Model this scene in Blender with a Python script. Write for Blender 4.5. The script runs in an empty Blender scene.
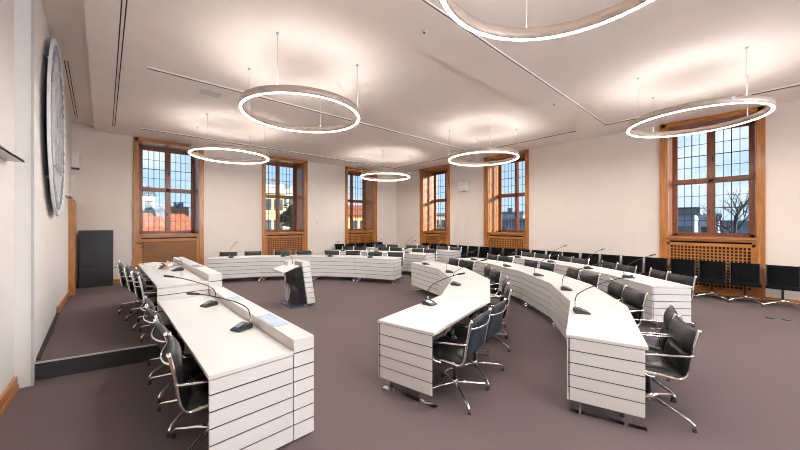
import bpy, math, random
from math import sin, cos, pi, radians, atan2, hypot, sqrt
random.seed(7)
S = bpy.context.scene
COL = S.collection

# ------------------------------------------------------------------ materials
def new_mat(name):
    m = bpy.data.materials.new(name); m.use_nodes = True
    nt = m.node_tree
    return m, nt, nt.nodes['Principled BSDF']

def noise_mat(name, c1, c2, scale=8, rough=.5, metal=0, bump=0, bscale=None, detail=4, stretch=(1, 1, 1), coat=0, spec=.5, rough2=None):
    m, nt, b = new_mat(name)
    tc = nt.nodes.new('ShaderNodeTexCoord'); mp = nt.nodes.new('ShaderNodeMapping')
    mp.inputs['Scale'].default_value = stretch
    nt.links.new(tc.outputs['Object'], mp.inputs['Vector'])
    n = nt.nodes.new('ShaderNodeTexNoise'); n.inputs['Scale'].default_value = scale; n.inputs['Detail'].default_value = detail
    nt.links.new(mp.outputs['Vector'], n.inputs['Vector'])
    r = nt.nodes.new('ShaderNodeValToRGB')
    r.color_ramp.elements[0].position = .35; r.color_ramp.elements[1].position = .65
    r.color_ramp.elements[0].color = (*c1, 1); r.color_ramp.elements[1].color = (*c2, 1)
    nt.links.new(n.outputs['Fac'], r.inputs['Fac']); nt.links.new(r.outputs['Color'], b.inputs['Base Color'])
    b.inputs['Roughness'].default_value = rough; b.inputs['Metallic'].default_value = metal
    b.inputs['Specular IOR Level'].default_value = spec
    if coat: b.inputs['Coat Weight'].default_value = coat; b.inputs['Coat Roughness'].default_value = .15
    if bump:
        n2 = nt.nodes.new('ShaderNodeTexNoise'); n2.inputs['Scale'].default_value = bscale or scale * 4
        nt.links.new(mp.outputs['Vector'], n2.inputs['Vector'])
        bp = nt.nodes.new('ShaderNodeBump'); bp.inputs['Strength'].default_value = bump; bp.inputs['Distance'].default_value = .01
        nt.links.new(n2.outputs['Fac'], bp.inputs['Height']); nt.links.new(bp.outputs['Normal'], b.inputs['Normal'])
    return m

def emit_mat(name, col, st):
    m, nt, b = new_mat(name)
    b.inputs['Base Color'].default_value = (.8, .8, .8, 1)
    b.inputs['Emission Color'].default_value = (*col, 1); b.inputs['Emission Strength'].default_value = st
    return m

def glass_mat():
    m = bpy.data.materials.new('window_glass'); m.use_nodes = True; nt = m.node_tree; nt.nodes.clear()
    o = nt.nodes.new('ShaderNodeOutputMaterial'); mx = nt.nodes.new('ShaderNodeMixShader')
    t = nt.nodes.new('ShaderNodeBsdfTransparent'); g = nt.nodes.new('ShaderNodeBsdfGlossy'); g.inputs['Roughness'].default_value = .02
    t.inputs['Color'].default_value = (.95, .98, 1, 1)
    lw = nt.nodes.new('ShaderNodeLayerWeight'); lw.inputs['Blend'].default_value = .2
    mu = nt.nodes.new('ShaderNodeMath'); mu.operation = 'MULTIPLY'; mu.inputs[1].default_value = .35
    nt.links.new(lw.outputs['Fresnel'], mu.inputs[0]); nt.links.new(mu.outputs[0], mx.inputs[0])
    nt.links.new(t.outputs[0], mx.inputs[1]); nt.links.new(g.outputs[0], mx.inputs[2]); nt.links.new(mx.outputs[0], o.inputs[0])
    return m

M = {}
M['wall'] = noise_mat('wall_plaster', (.73, .65, .585), (.75, .67, .605), 3, .85, bump=.03, bscale=120, spec=.2)
M['wall_white'] = noise_mat('wall_panel_white', (.80, .77, .74), (.82, .79, .76), 3, .7, spec=.3)
M['ceiling'] = noise_mat('ceiling_paint', (.84, .755, .705), (.86, .775, .725), 2, .85, spec=.2)
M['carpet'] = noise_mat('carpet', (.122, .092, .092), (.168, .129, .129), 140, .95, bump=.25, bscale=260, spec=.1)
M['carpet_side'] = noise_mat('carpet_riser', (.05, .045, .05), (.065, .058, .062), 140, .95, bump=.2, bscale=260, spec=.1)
M['white'] = noise_mat('white_laminate', (.66, .635, .61), (.675, .65, .625), 2, .38, spec=.4)
M['groove'] = noise_mat('dark_groove', (.02, .018, .018), (.03, .027, .027), 5, .8)
M['gap'] = noise_mat('ceiling_gap', (.10, .08, .07), (.13, .10, .09), 4, .9)
M['wood'] = noise_mat('oak_varnish', (.35, .125, .026), (.52, .21, .048), 5, .38, stretch=(9, 9, .7), bump=.03, coat=.25)
M['reveal'] = noise_mat('oak_reveal_gloss', (.35, .125, .026), (.52, .21, .048), 5, .35, stretch=(9, 9, .7), coat=.35)
M['woodh'] = noise_mat('oak_varnish_level', (.35, .125, .026), (.52, .21, .048), 5, .38, stretch=(.7, .7, 9), bump=.03, coat=.25)
M['sash'] = noise_mat('sash_wood', (.20, .065, .03), (.30, .105, .045), 6, .4, stretch=(6, 6, .8), coat=.2)
M['lead'] = noise_mat('glazing_bar_metal', (.03, .035, .04), (.05, .055, .06), 5, .5, metal=.3)
M['niche'] = noise_mat('niche_dark', (.03, .02, .014), (.045, .03, .02), 5, .9)
M['glass'] = glass_mat()
M['chrome'] = noise_mat('polished_aluminium', (.78, .78, .78), (.86, .86, .85), 4, .13, metal=1)
M['steel'] = noise_mat('brushed_steel', (.55, .55, .55), (.62, .62, .61), 30, .3, metal=1)
M['ringmetal'] = noise_mat('champagne_anodised', (.52, .43, .37), (.60, .50, .43), 6, .45, metal=.35, stretch=(1, 1, 6))
M['leather'] = noise_mat('black_leather', (.007, .0068, .0072), (.013, .0125, .013), 9, .33, bump=.10, bscale=180, spec=.5)
M['backcloth'] = noise_mat('navy_black_backing', (.008, .014, .022), (.012, .02, .03), 60, .6, bump=.1, bscale=200)
M['mesh'] = noise_mat('black_net_weave', (.002, .002, .003), (.004, .004, .005), 160, .8, bump=.15, bscale=300, spec=.12)
M['rubber'] = noise_mat('black_plastic', (.012, .012, .013), (.02, .02, .021), 20, .5)
M['micbody'] = noise_mat('charcoal_plastic', (.025, .027, .03), (.035, .037, .042), 20, .35)
M['screen'] = noise_mat('blue_grey_display', (.24, .33, .42), (.30, .40, .50), 3, .12)
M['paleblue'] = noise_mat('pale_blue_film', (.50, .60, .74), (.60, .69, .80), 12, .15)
M['paper'] = noise_mat('paper', (.75, .74, .72), (.8, .79, .77), 4, .8)
M['card'] = noise_mat('tan_card', (.50, .34, .24), (.56, .39, .28), 6, .7)
M['cabinet'] = noise_mat('anthracite_steel', (.020, .020, .023), (.028, .028, .031), 30, .42)
M['blackgloss'] = noise_mat('black_gloss', (.012, .013, .016), (.02, .021, .025), 3, .18)
M['darkplate'] = noise_mat('base_plate_sky_tint', (.08, .12, .17), (.10, .14, .20), 3, .15, metal=.5)  # blue in the colour stands in for sky reflected by the plate
M['grey'] = noise_mat('light_grey_metal', (.50, .50, .50), (.56, .56, .56), 8, .45, metal=.2)
M['seal'] = noise_mat('seal_silver', (.78, .80, .84), (.84, .86, .89), 3, .25, metal=0)
M['sealdark'] = noise_mat('seal_engraving', (.28, .30, .34), (.36, .38, .42), 3, .4, metal=.2)
M['cream'] = noise_mat('cream_plastic', (.70, .66, .62), (.74, .70, .66), 4, .5)
M['lamp_dn'] = emit_mat('lamp_diffuser_lower', (1, .95, .90), 80)
M['lamp_up'] = emit_mat('lamp_diffuser_upper', (1, .95, .90), 19)
M['asphalt'] = noise_mat('street_ground', (.10, .10, .10), (.14, .14, .13), 3, .9)
M['roofred'] = noise_mat('red_roof_tile', (.34, .085, .035), (.50, .16, .07), 2.2, .8, stretch=(1, 1, 4))
M['roofgrey'] = noise_mat('slate_roof', (.12, .13, .15), (.18, .19, .21), 1.5, .7)
M['fac_cream'] = noise_mat('facade_cream', (.62, .56, .42), (.70, .64, .50), .6, .9)
M['fac_yellow'] = noise_mat('facade_yellow', (.62, .46, .18), (.70, .54, .25), .6, .9)
M['fac_white'] = noise_mat('facade_white', (.42, .42, .41), (.48, .48, .47), .6, .9)
M['fac_blue'] = noise_mat('facade_blue_grey', (.20, .27, .34), (.26, .34, .42), .6, .8)
M['fac_win'] = noise_mat('facade_window', (.05, .06, .08), (.08, .10, .12), .8, .2)
M['bark'] = noise_mat('bark', (.05, .04, .035), (.08, .065, .05), 4, .9)
M['leafdark'] = noise_mat('dark_foliage', (.05, .07, .03), (.10, .12, .05), 1.5, .9)

# ------------------------------------------------------------------ mesh builder
class MB:
    def __init__(s): s.v = []; s.f = []; s.m = []; s.sm = []
    def add(s, vs, fs, mat=0, smooth=False):
        o = len(s.v); s.v += vs
        for f in fs: s.f.append(tuple(i + o for i in f)); s.m.append(mat); s.sm.append(smooth)
        return s
    def box(s, c, d, rot=0, mat=0):
        cx, cy, cz = c; x, y, z = d[0] / 2, d[1] / 2, d[2] / 2; cr, sr = cos(rot), sin(rot)
        vs = [(cx + a * x * cr - b * y * sr, cy + a * x * sr + b * y * cr, cz + e * z) for e in (-1, 1) for a, b in ((-1, -1), (1, -1), (1, 1), (-1, 1))]
        return s.add(vs, [(3, 2, 1, 0), (4, 5, 6, 7), (0, 1, 5, 4), (1, 2, 6, 5), (2, 3, 7, 6), (3, 0, 4, 7)], mat)
    def bx(s, x0, x1, y0, y1, z0, z1, mat=0):
        return s.box(((x0 + x1) / 2, (y0 + y1) / 2, (z0 + z1) / 2), (x1 - x0, y1 - y0, z1 - z0), 0, mat)
    def prism(s, poly, z0, z1, mat=0):
        a = sum(poly[i][0] * poly[(i + 1) % len(poly)][1] - poly[(i + 1) % len(poly)][0] * poly[i][1] for i in range(len(poly)))
        if a < 0: poly = poly[::-1]
        n = len(poly)
        f0 = z0 if callable(z0) else (lambda x, y: z0); f1 = z1 if callable(z1) else (lambda x, y: z1)
        vs = [(x, y, f0(x, y)) for x, y in poly] + [(x, y, f1(x, y)) for x, y in poly]
        fs = [tuple(range(n - 1, -1, -1)), tuple(range(n, 2 * n))] + [(i, (i + 1) % n, n + (i + 1) % n, n + i) for i in range(n)]
        return s.add(vs, fs, mat)
    def extr(s, prof, fn, a0, a1, mat=0, smooth=False):
        # closed 2-D profile swept from a0 to a1; fn(u, v, a) -> point
        n = len(prof)
        vs = [fn(u, v, a0) for u, v in prof] + [fn(u, v, a1) for u, v in prof]
        fs = [tuple(range(n - 1, -1, -1)), tuple(range(n, 2 * n))] + [(i, (i + 1) % n, n + (i + 1) % n, n + i) for i in range(n)]
        return s.add(vs, fs, mat, smooth)
    def tube(s, pts, r, n=8, mat=0, flat=1.0, closed=False, up=(0, 0, 1)):
        # round tube along pts, r scalar or list; flat squashes one axis
        k = len(pts); R = r if isinstance(r, (list, tuple)) else [r] * k
        vs = []
        from mathutils import Vector as V
        P = [V(p) for p in pts]; U = V(up)
        for i in range(k):
            a = P[(i - 1) % k] if closed else P[max(i - 1, 0)]; b = P[(i + 1) % k] if closed else P[min(i + 1, k - 1)]
            t = (b - a).normalized()
            u = U - t * U.dot(t)
            if u.length < .05:
                u = V((1, 0, 0)) - t * t.x
                if u.length < .05: u = V((0, 1, 0)) - t * t.y
            u.normalize(); w = t.cross(u)
            for j in range(n):
                an = 2 * pi * (j + .5) / n
                q = P[i] + u * (cos(an) * R[i] * flat) + w * (sin(an) * R[i]); vs.append(tuple(q))
        fs = []
        for i in range(k if closed else k - 1):
            i2 = (i + 1) % k
            for j in range(n): fs.append((i * n + j, i2 * n + j, i2 * n + (j + 1) % n, i * n + (j + 1) % n))
        s.add(vs, fs, mat, n > 4)
        if not closed:
            o = len(s.v) - len(vs)
            s.f.append(tuple(o + j for j in range(n))); s.m.append(mat); s.sm.append(False)
            s.f.append(tuple(o + (k - 1) * n + j for j in range(n - 1, -1, -1))); s.m.append(mat); s.sm.append(False)
        return s
    def lathe(s, prof, c=(0, 0, 0), n=16, mat=0, closed=False):
        k = len(prof); vs = []
        for r, z in prof:
            for j in range(n): vs.append((c[0] + r * cos(2 * pi * j / n), c[1] + r * sin(2 * pi * j / n), c[2] + z))
        fs = []
        for i in range(k if closed else k - 1):
            i2 = (i + 1) % k
            for j in range(n): fs.append((i * n + j, i * n + (j + 1) % n, i2 * n + (j + 1) % n, i2 * n + j))
        s.add(vs, fs, mat, True)
        if not closed:
            o = len(s.v) - len(vs)
            s.f.append(tuple(o + j for j in range(n - 1, -1, -1))); s.m.append(mat); s.sm.append(False)
            s.f.append(tuple(o + (k - 1) * n + j for j in range(n))); s.m.append(mat); s.sm.append(False)
        return s
    def build(s, name, mats, parent=None, loc=None, bevel=0):
        me = bpy.data.meshes.new(name); me.from_pydata(s.v, [], s.f)
        for m in (mats if isinstance(mats, (list, tuple)) else [mats]): me.materials.append(m)
        me.polygons.foreach_set('material_index', s.m); me.polygons.foreach_set('use_smooth', s.sm)
        me.update()
        o = bpy.data.objects.new(name, me); COL.objects.link(o)
        if parent: o.parent = parent
        if loc: o.location = loc
        if bevel:
            b = o.modifiers.new('edge', 'BEVEL'); b.width = bevel; b.segments = 2; b.limit_method = 'ANGLE'
        return o

def tag(o, label, cat, group=None, kind=None):
    o['label'] = label; o['category'] = cat
    if group: o['group'] = group
    if kind: o['kind'] = kind
    return o
def thing(name, label, cat, loc=(0, 0, 0), rz=0, group=None):
    o = bpy.data.objects.new(name, None); COL.objects.link(o)
    o.empty_display_size = .1
    o.location = loc; o.rotation_euler = (0, 0, rz)
    return tag(o, label, cat, group)
def struct(o, label=None, cat=None):
    o['kind'] = 'structure'
    if label: o['label'] = label
    if cat: o['category'] = cat
    return o
def copy_tree(o, parent=None):
    c = o.copy(); COL.objects.link(c)
    if parent: c.parent = parent
    for ch in list(o.children): copy_tree(ch, c)
    return c
ORD = 'zeroth first second third fourth fifth sixth seventh eighth ninth tenth eleventh twelfth thirteenth fourteenth fifteenth sixteenth seventeenth eighteenth nineteenth twentieth twenty-first twenty-second twenty-third'.split()

# ------------------------------------------------------------------ room data
XR, YB, ZC = 10.90, 12.62, 4.457
YF = -5.2                      # wall behind the camera
YS = 5.22                      # step in the left wall
def wl(y): return -.76 - .0494 * (y - 5.33)     # left wall beyond the step
XL = -.885                     # left wall before the step
WH = .91; DEP = .88
back_c = [1.12, 4.92, 8.65]; right_c = [9.88, 6.24, .72]

# floor
b = MB().prism([(XL - .3, YF - .3), (XR + .3, YF - .3), (XR + .3, YB + .3), (-1.5, YB + .3), (-1.5, YS), (XL - .3, YS)], -.12, 0)
struct(b.build('floor', M['carpet']), 'purple grey carpet floor of the council chamber', 'floor')

# raised platform and ramp along the left wall
def edge_y(x): return 5.37 - .19 * (x + .8)
pf = MB()
x0, x1 = -.80, .98
pf.prism([(wl(5.5) - .05, edge_y(x0) + .002), (x1, edge_y(x1)), (x1, 8.0), (wl(8) - .05, 8.06)], 0, .2, 0)
pf.prism([(wl(8.06) - .05, 8.06), (x1, 8.0), (x1, 10.9), (wl(10.9) - .05, 10.96)], 0, lambda x, y: max(.002, .2 * (10.93 - y) / 2.9), 0)
plat = struct(pf.build('platform', M['carpet']), 'low carpeted platform with a ramp along the left wall', 'platform')
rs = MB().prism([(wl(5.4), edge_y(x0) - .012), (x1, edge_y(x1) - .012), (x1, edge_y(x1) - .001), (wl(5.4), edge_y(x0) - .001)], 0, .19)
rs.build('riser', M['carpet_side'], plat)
ns = MB().prism([(wl(5.4), edge_y(x0) - .018), (x1, edge_y(x1) - .018), (x1, edge_y(x1) + .006), (wl(5.4), edge_y(x0) + .006)], .19, .204)
ns.build('nosing', M['grey'], plat)
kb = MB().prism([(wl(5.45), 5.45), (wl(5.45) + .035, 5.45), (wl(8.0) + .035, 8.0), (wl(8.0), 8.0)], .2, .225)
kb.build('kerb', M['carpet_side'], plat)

# walls -------------------------------------------------------------
def segs(cs, lo, hi, half=WH - .06):
    out = []; p = lo
    for c in sorted(cs): out.append((p, c - half)); p = c + half
    out.append((p, hi)); return out
b = MB()
for a0, a1 in segs(back_c, -1.4, XR + .95): b.bx(a0, a1, YB, YB + .95, 0, 4.75)
struct(b.build('wall_back', M['wall']), 'cream plaster far wall with three tall windows', 'wall')
b = MB()
hidden_c = [-3.1]              # window added to this wall, unseen behind the camera, for extra light
for a0, a1 in segs(right_c + hidden_c, YF - .3, YB + .0): b.bx(XR, XR + .95, a0, a1, 0, 4.75)
struct(b.build('wall_right', M['wall']), 'cream plaster right wall with tall windows', 'wall')
b = MB().prism([(wl(YS), YS), (wl(YB + .1), YB + .1), (-1.7, YB + .1), (-1.7, YS)], 0, 4.75)
struct(b.build('wall_left', M['wall_white']), 'off-white left wall carrying the round seal', 'wall')
b = MB().bx(XL - .4, XL, YF - .2, YS, 0, 4.75)
struct(b.build('wall_left_near', M['wall_white']), 'near left wall set back from the round seal', 'wall')
b = MB()
rear_c = [1.9, 5.3, 8.7]  # windows added in the unseen rear wall to bring in fill light
for a0, a1 in segs(rear_c, -1.3, XR + .3): b.bx(a0, a1, YF - .95, YF, 0, 4.75)
struct(b.build('wall_front', M['wall']), 'plaster wall behind the viewer', 'wall')
b = MB().bx(wl(YS) - .012, wl(YS) + .008, YS - .012, YS + .01, .0, 4.6)
struct(b.build('trim_1', M['grey']), 'pale metal corner strip at the left wall step', 'trim')

# baseboards
b = MB().bx(XL, XL + .025, YF, YS - .01, 0, .14); b.bx(XL, XL + .035, YF, YS - .01, 0, .05)
struct(b.build('baseboard_left', M['woodh']), 'varnished oak baseboard along near left wall', 'baseboard')
b = MB().prism([(wl(8.0), 8.0), (wl(8.0) + .025, 8.0), (wl(11.25) + .025, 11.25), (wl(11.25), 11.25)], 0, lambda x, y: .12 + max(0, .2 * (10.93 - y) / 2.9))
struct(b.build('baseboard_left_ramp', M['woodh']), 'oak baseboard stepping down beside the ramp', 'baseboard')
b = MB()
for a0, a1 in segs(back_c, -1.1, XR, WH): b.bx(a0, a1, YB - .022, YB, 0, .12)
struct(b.build('baseboard_back', M['woodh']), 'oak baseboard along the far wall', 'baseboard')
b = MB()
for a0, a1 in segs(right_c + hidden_c, YF, YB - .02, WH): b.bx(XR - .022, XR, a0, a1, 0, .12)
struct(b.build('baseboard_right', M['woodh']), 'oak baseboard along the right wall', 'baseboard')

# ceiling: flat soffit with three shallow recessed fields and a slot diffuser
def se(y): return -.37 - .0400 * (y - 5.3)     # edge of the soffit beside the left wall
CX0, CX1 = .29, 9.83
fields = [(-1.2, 2.63), (3.38, 6.95), (7.73, 11.5)]
cl = MB(); T = .3
def soff(poly): cl.prism(poly, ZC, ZC + T)
soff([(se(YF - .3), YF - .3), (CX0, YF - .3), (CX0, YB + .02), (se(YB), YB + .02)])
soff([(CX1, YF - .3), (XR + .02, YF - .3), (XR + .02, YB + .02), (CX1, YB + .02)])
ys = YF - .3
for f0, f1 in fields:
    soff([(CX0, ys), (CX1, ys), (CX1, f0), (CX0, f0)]); ys = f1
soff([(CX0, ys), (CX1, ys), (CX1, YB + .02), (CX0, YB + .02)])
for f0, f1 in fields: cl.bx(CX0 - .01, CX1 + .01, f0 - .01, f1 + .01, ZC + .055, ZC + T)
cl.prism([(-1.5, YF - .3), (se(YF - .3), YF - .3), (se(YB), YB + .02), (-1.5, YB + .02)], 4.61, ZC + T)
ceil = struct(cl.build('ceiling', M['ceiling']), 'pale ceiling with three shallow recessed fields', 'ceiling')
g = MB()
for f0, f1 in fields:           # shadow gaps at the far and right edges of each field
    g.bx(CX0, CX1, f1 - .006, f1 - .0005, ZC + .004, ZC + .024)
    g.bx(CX1 - .006, CX1 - .0005, f0, f1, ZC + .004, ZC + .024)
g.build('shadow_gap', M['gap'], ceil)
g = MB()
for dx in (-.022, .022):
    g.prism([(.165 + dx - .007, 0), (.165 + dx + .007, 0), (-.23 + dx + .007, 11.6), (-.23 + dx - .007, 11.6)], ZC - .003, ZC + .002)
struct(g.build('slot', M['groove'], ceil))
g = MB().prism([(-.03 + .1, YF), (-.03 + .34, YF), (-.03 + .34, YF + .1), (-.03 + .1, YF + .1)], ZC - .004, ZC + .001)
# linear outlet in the raised strip beside the wall
g = MB()
for dx in (-.02, .02):
    g.prism([(wl(7.9) + .12 + dx - .006, 7.9), (wl(7.9) + .12 + dx + .006, 7.9), (wl(11.9) + .12 + dx + .006, 11.9), (wl(11.9) + .12 + dx - .006, 11.9)], 4.606, 4.612)
g.build('outlet', M['groove'], ceil)
tag(MB().bx(1.15, 1.5, 7.25, 7.5, ZC - .012, ZC).build('ceiling_vent', M['grey']), 'small pale grey grille flat on the ceiling beyond the nearest left ring', 'vent')
for i, (x, y) in enumerate([(3.12, 3.02), (7.2, 2.93)]):
    d = thing('smoke_detector', ['tiny round detector on ceiling beam between the left rings', 'tiny round detector on ceiling beam near the right wall'][i], 'detector', (x, y, ZC))
    MB().lathe([(.035, 0), (.035, -.012), (.02, -.022)], n=14).build('housing', M['grey'], d)
    MB().lathe([(.012, -.022), (.012, -.034), (.006, -.038)], n=10).build('sensor_tip', M['rubber'], d)

# ------------------------------------------------------------------ windows
def window(idx, fn, rz_wood, cs):
    """fn(a, d, z): a along the wall to the right seen from inside, d outwards"""
    root = bpy.data.objects.new('window_%d' % idx, None); COL.objects.link(root)
    root.location = fn(0, 0, 0)
    ox, oy, oz = root.location
    root['kind'] = 'structure'; root['label'] = cs; root['category'] = 'window'
    def B(mb, a0, a1, d0, d1, z0, z1, mat=0):
        p = fn(a0, d0, z0); q = fn(a1, d1, z1)
        mb.bx(min(p[0], q[0]) - ox, max(p[0], q[0]) - ox, min(p[1], q[1]) - oy, max(p[1], q[1]) - oy, z0, z1, mat)
    top = ZC - .002
    for sg in (-1, 1):
        mb = MB()
        a = sorted((sg * WH, sg * (WH - .105))); B(mb, a[0], a[1], -.035, .06, 0, top)
        a = sorted((sg * (WH + .02), sg * (WH - .01))); B(mb, a[0], a[1], -.05, 0, 0, top)
        a = sorted((sg * (WH - .105), sg * (WH - .125))); B(mb, a[0], a[1], -.015, .06, 0, top)
        mb.build('casing', M['wood'], root)
        mb = MB()     # panelled reveal, slightly splayed
        i0, i1 = WH - .105, WH - .13
        pl = [(sg * i0, .05), (sg * i1, DEP), (sg * (i1 + .1), DEP), (sg * (i0 + .03), .05)]
        pts = [fn(u, v, 0) for u, v in pl]
        mb.prism([(p[0] - ox, p[1] - oy) for p in pts], 1.42, top - .02)
        for q0, q1 in ((1.5, 2.88), (3.0, 4.24)):
            pl = [(sg * (i0 - .016), .17), (sg * (i1 - .010), DEP - .16), (sg * (i1 + .02), DEP - .16), (sg * (i0 + .01), .17)]
            pts = [fn(u, v, 0) for u, v in pl]
            mb.prism([(p[0] - ox, p[1] - oy) for p in pts], q0, q1)
        mb.build('reveal_panel', M['reveal'], root)
    mb = MB(); B(mb, -WH, WH, -.035, .06, 4.345, top); B(mb, -WH + .1, WH - .1, -.05, 0, 4.41, top)
    mb.build('head_casing', M['woodh'], root)
    mb = MB(); B(mb, -WH + .1, WH - .1, .05, DEP + .06, 4.36, top)
    mb.build('head_lining', M['woodh'], root)
    mb = MB(); B(mb, -WH + .10, WH - .10, -.075, .03, 1.395, 1.44); B(mb, -WH + .1, WH - .1, .03, DEP + .05, 1.40, 1.435)
    mb.build('sill', M['woodh'], root)
    # radiator cover below the sill
    mb = MB(); i = WH - .12
    B(mb, -i, i, -.02, .03, 1.335, 1.395)
    B(mb, -i, i, -.012, .03, 1.225, 1.29); B(mb, -i, i, -.012, .03, 0, .20)
    B(mb, -i, -i + .06, -.012, .03, .2, 1.335); B(mb, i - .06, i, -.012, .03, .2, 1.335)
    B(mb, -i + .06, -i + .07, -.02, .03, .2, 1.225); B(mb, i - .07, i - .06, -.02, .03, .2, 1.225)
    B(mb, -i + .06, i - .06, -.02, .03, 1.21, 1.225); B(mb, -i + .06, i - .06, -.02, .03, .2, .215)
    rc = mb.build('radiator_cover', M['woodh'], root)
    mb = MB(); w0 = i - .07; n = 21; p = 2 * w0 / n
    for k in range(n + 1): B(mb, -w0 + k * p - .0125, -w0 + k * p + .0125, .0, .012, .21, 1.215)
    nz = 13; pz = 1.0 / nz
    for k in range(1, nz): B(mb, -w0, w0, .004, .016, .215 + k * pz - .0125, .215 + k * pz + .0125)
    mb.build('lattice', M['woodh'], rc)
    mb = MB(); B(mb, -WH + .07, WH - .07, .28, .36, 0, 1.40)
    mb.build('niche_back', M['niche'], root)
    # window proper
    h = WH - .15; d0, d1 = DEP - .03, DEP + .05
    mb = MB()
    B(mb, -h - .03, -h + .06, d0, d1, 1.435, 4.36); B(mb, h - .06, h + .03, d0, d1, 1.435, 4.36)
    B(mb, -h, h, d0, d1, 4.28, 4.36); B(mb, -h, h, d0, d1, 1.435, 1.51)
    B(mb, -h, h, d0 - .02, d1, 2.895, 2.985); B(mb, -.055, .055, d0 - .02, d1, 1.435, 4.36)
    mb.build('frame', M['sash'], root)
    for sx in (-1, 1):
        for z0, z1 in ((1.51, 2.895), (2.985, 4.28)):
            a0, a1 = sorted((sx * .055, sx * (h - .06)))
            mb = MB(); e = .028
            B(mb, a0, a0 + e, d0 + .015, d1 - .02, z0, z1); B(mb, a1 - e, a1, d0 + .015, d1 - .02, z0, z1)
            B(mb, a0, a1, d0 + .015, d1 - .02, z0, z0 + e); B(mb, a0, a1, d0 + .015, d1 - .02, z1 - e, z1)
            sa = mb.build('sash', M['sash'], root)
            mb = MB(); A0, A1, Z0, Z1 = a0 + e, a1 - e, z0 + e, z1 - e
            for k in (1, 2, 3):
                t = .020 if k == 2 else .012
                x = A0 + (A1 - A0) * k / 4; B(mb, x - t / 2, x + t / 2, DEP - .004, DEP + .014, Z0, Z1)
                z = Z0 + (Z1 - Z0) * k / 4; B(mb, A0, A1, DEP - .004, DEP + .014, z - t / 2, z + t / 2)
            mb.build('glazing_bars', M['lead'], sa)
            mb = MB(); B(mb, A0, A1, DEP + .003, DEP + .007, Z0, Z1)
            mb.build('pane', M['glass'], sa)
    mb = MB(); B(mb, -.045, -.015, d0 - .05, d0 - .02, 2.05, 2.17); B(mb, .015, .045, d0 - .05, d0 - .02, 3.45, 3.57)
    mb.build('latch', M['lead'], root)
    return root
names = ['tall oak window at left of far wall, red roofs outside', 'tall oak window in the middle of the far wall', 'tall oak window of far wall nearest the corner',
         'tall oak window of right wall nearest the corner', 'tall oak window of right wall beside the square loudspeaker', 'wide oak window above the black wall chairs at right']
for i, c in enumerate(back_c): window(i + 1, lambda a, d, z, c=c: (c + a, YB + d, z), 0, names[i])
for i, c in enumerate(right_c): window(i + 4, lambda a, d, z, c=c: (XR + d, c - a, z), 0, names[i + 3])
window(7, lambda a, d, z: (XR + d, hidden_c[0] - a, z), 0, 'tall oak window added in the right wall behind the viewer')
for i, c in enumerate(rear_c):
    window(8 + i, lambda a, d, z, c=c: (c - a, YF - d, z), 0, ['first', 'second', 'third'][i] + ' tall oak window added behind the viewer for fill light')
    la = bpy.data.lights.new('rear_fill_lamp', 'AREA'); la.shape = 'RECTANGLE'; la.size = 1.5; la.size_y = 2.8; la.energy = 210; la.color = (.88, .94, 1)  # fill lamp added outside each rear window to brighten the hall
    lo = bpy.data.objects.new('rear_fill_lamp', la); COL.objects.link(lo); lo.location = (c, YF - DEP - .15, 2.95); lo.rotation_euler = (pi / 2, 0, 0)

# ------------------------------------------------------------------ door and left wall fittings
dr = bpy.data.objects.new('door_1', None); COL.objects.link(dr); dr.location = (wl(11.9), 11.9, 0)
dr.rotation_euler = (0, 0, math.atan(.0494)); struct(dr, 'oak door with thick casing at far end of left wall', 'door')
mb = MB(); mb.bx(0, .10, -.64, -.52, 0, 2.36); mb.bx(0, .10, .52, .64, 0, 2.36); mb.bx(0, .10, -.64, .64, 2.24, 2.38); mb.bx(.0, .12, -.66, -.62, 0, 2.38)
mb.build('casing', M['wood'], dr)
leaf = MB().bx(0, .05, -.52, .52, .01, 2.24).build('leaf', M['wood'], dr)
MB().tube([(.05, -.42, 1.05), (.10, -.42, 1.05), (.10, -.30, 1.05)], .01).build('handle', M['chrome'], leaf)
sh = thing('wall_ledge', 'small grey ledge on the left wall just above the door casing', 'ledge', (wl(10.6), 10.6, 2.40))
MB().prism([(-.01, -.55), (.10, -.52), (.05, .75), (-.06, .75)], 0, .022).build('plate', M['grey'], sh)
MB().tube([(.0, -.3, 0), (.0, -.3, -.07), (.06, -.3, 0)], .006).build('bracket', M['steel'], sh)
sh = thing('wall_shelf', 'long pale metal ledge on the near left wall above eye level', 'ledge', (XL, 4.2, 2.40))
MB().bx(0, .115, -1.6, .74, 0, .014).bx(.108, .115, -1.6, .74, 0, .028).build('plate', M['grey'], sh)
for y in (-1.0, .2): MB().bx(0, .05, y - .01, y + .01, -.02, 0).build('bracket', M['steel'], sh)

# the round seal on the left wall
th = math.atan(.0494)
sl = thing('city_seal', 'large round silver seal with towers standing off the left wall', 'seal', (wl(7.05), 7.05, 3.20), th)
R = 1.31
def disc(mb, r, x0, x1, n=72, cy=0, cz=0, mat=0):
    mb.extr([(r * cos(2 * pi * k / n) + cy, r * sin(2 * pi * k / n) + cz) for k in range(n)], lambda u, v, a: (a, u, v), x0, x1, mat)
mb = MB(); disc(mb, R, .06, .075); mb.build('plate', M['seal'], sl)
mb = MB(); n = 72
mb.tube([(.08, (R - .012) * cos(2 * pi * k / n), (R - .012) * sin(2 * pi * k / n)) for k in range(n)], .012, 8, closed=True, up=(1, 0, 0))
mb.build('rim', M['seal'], sl)
mb = MB(); mb.tube([(.078, (R - .30) * cos(2 * pi * k / n), (R - .30) * sin(2 * pi * k / n)) for k in range(n)], .005, 6, closed=True, up=(1, 0, 0))
mb.build('inner_ring', M['sealdark'], sl)
mb = MB()
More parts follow.
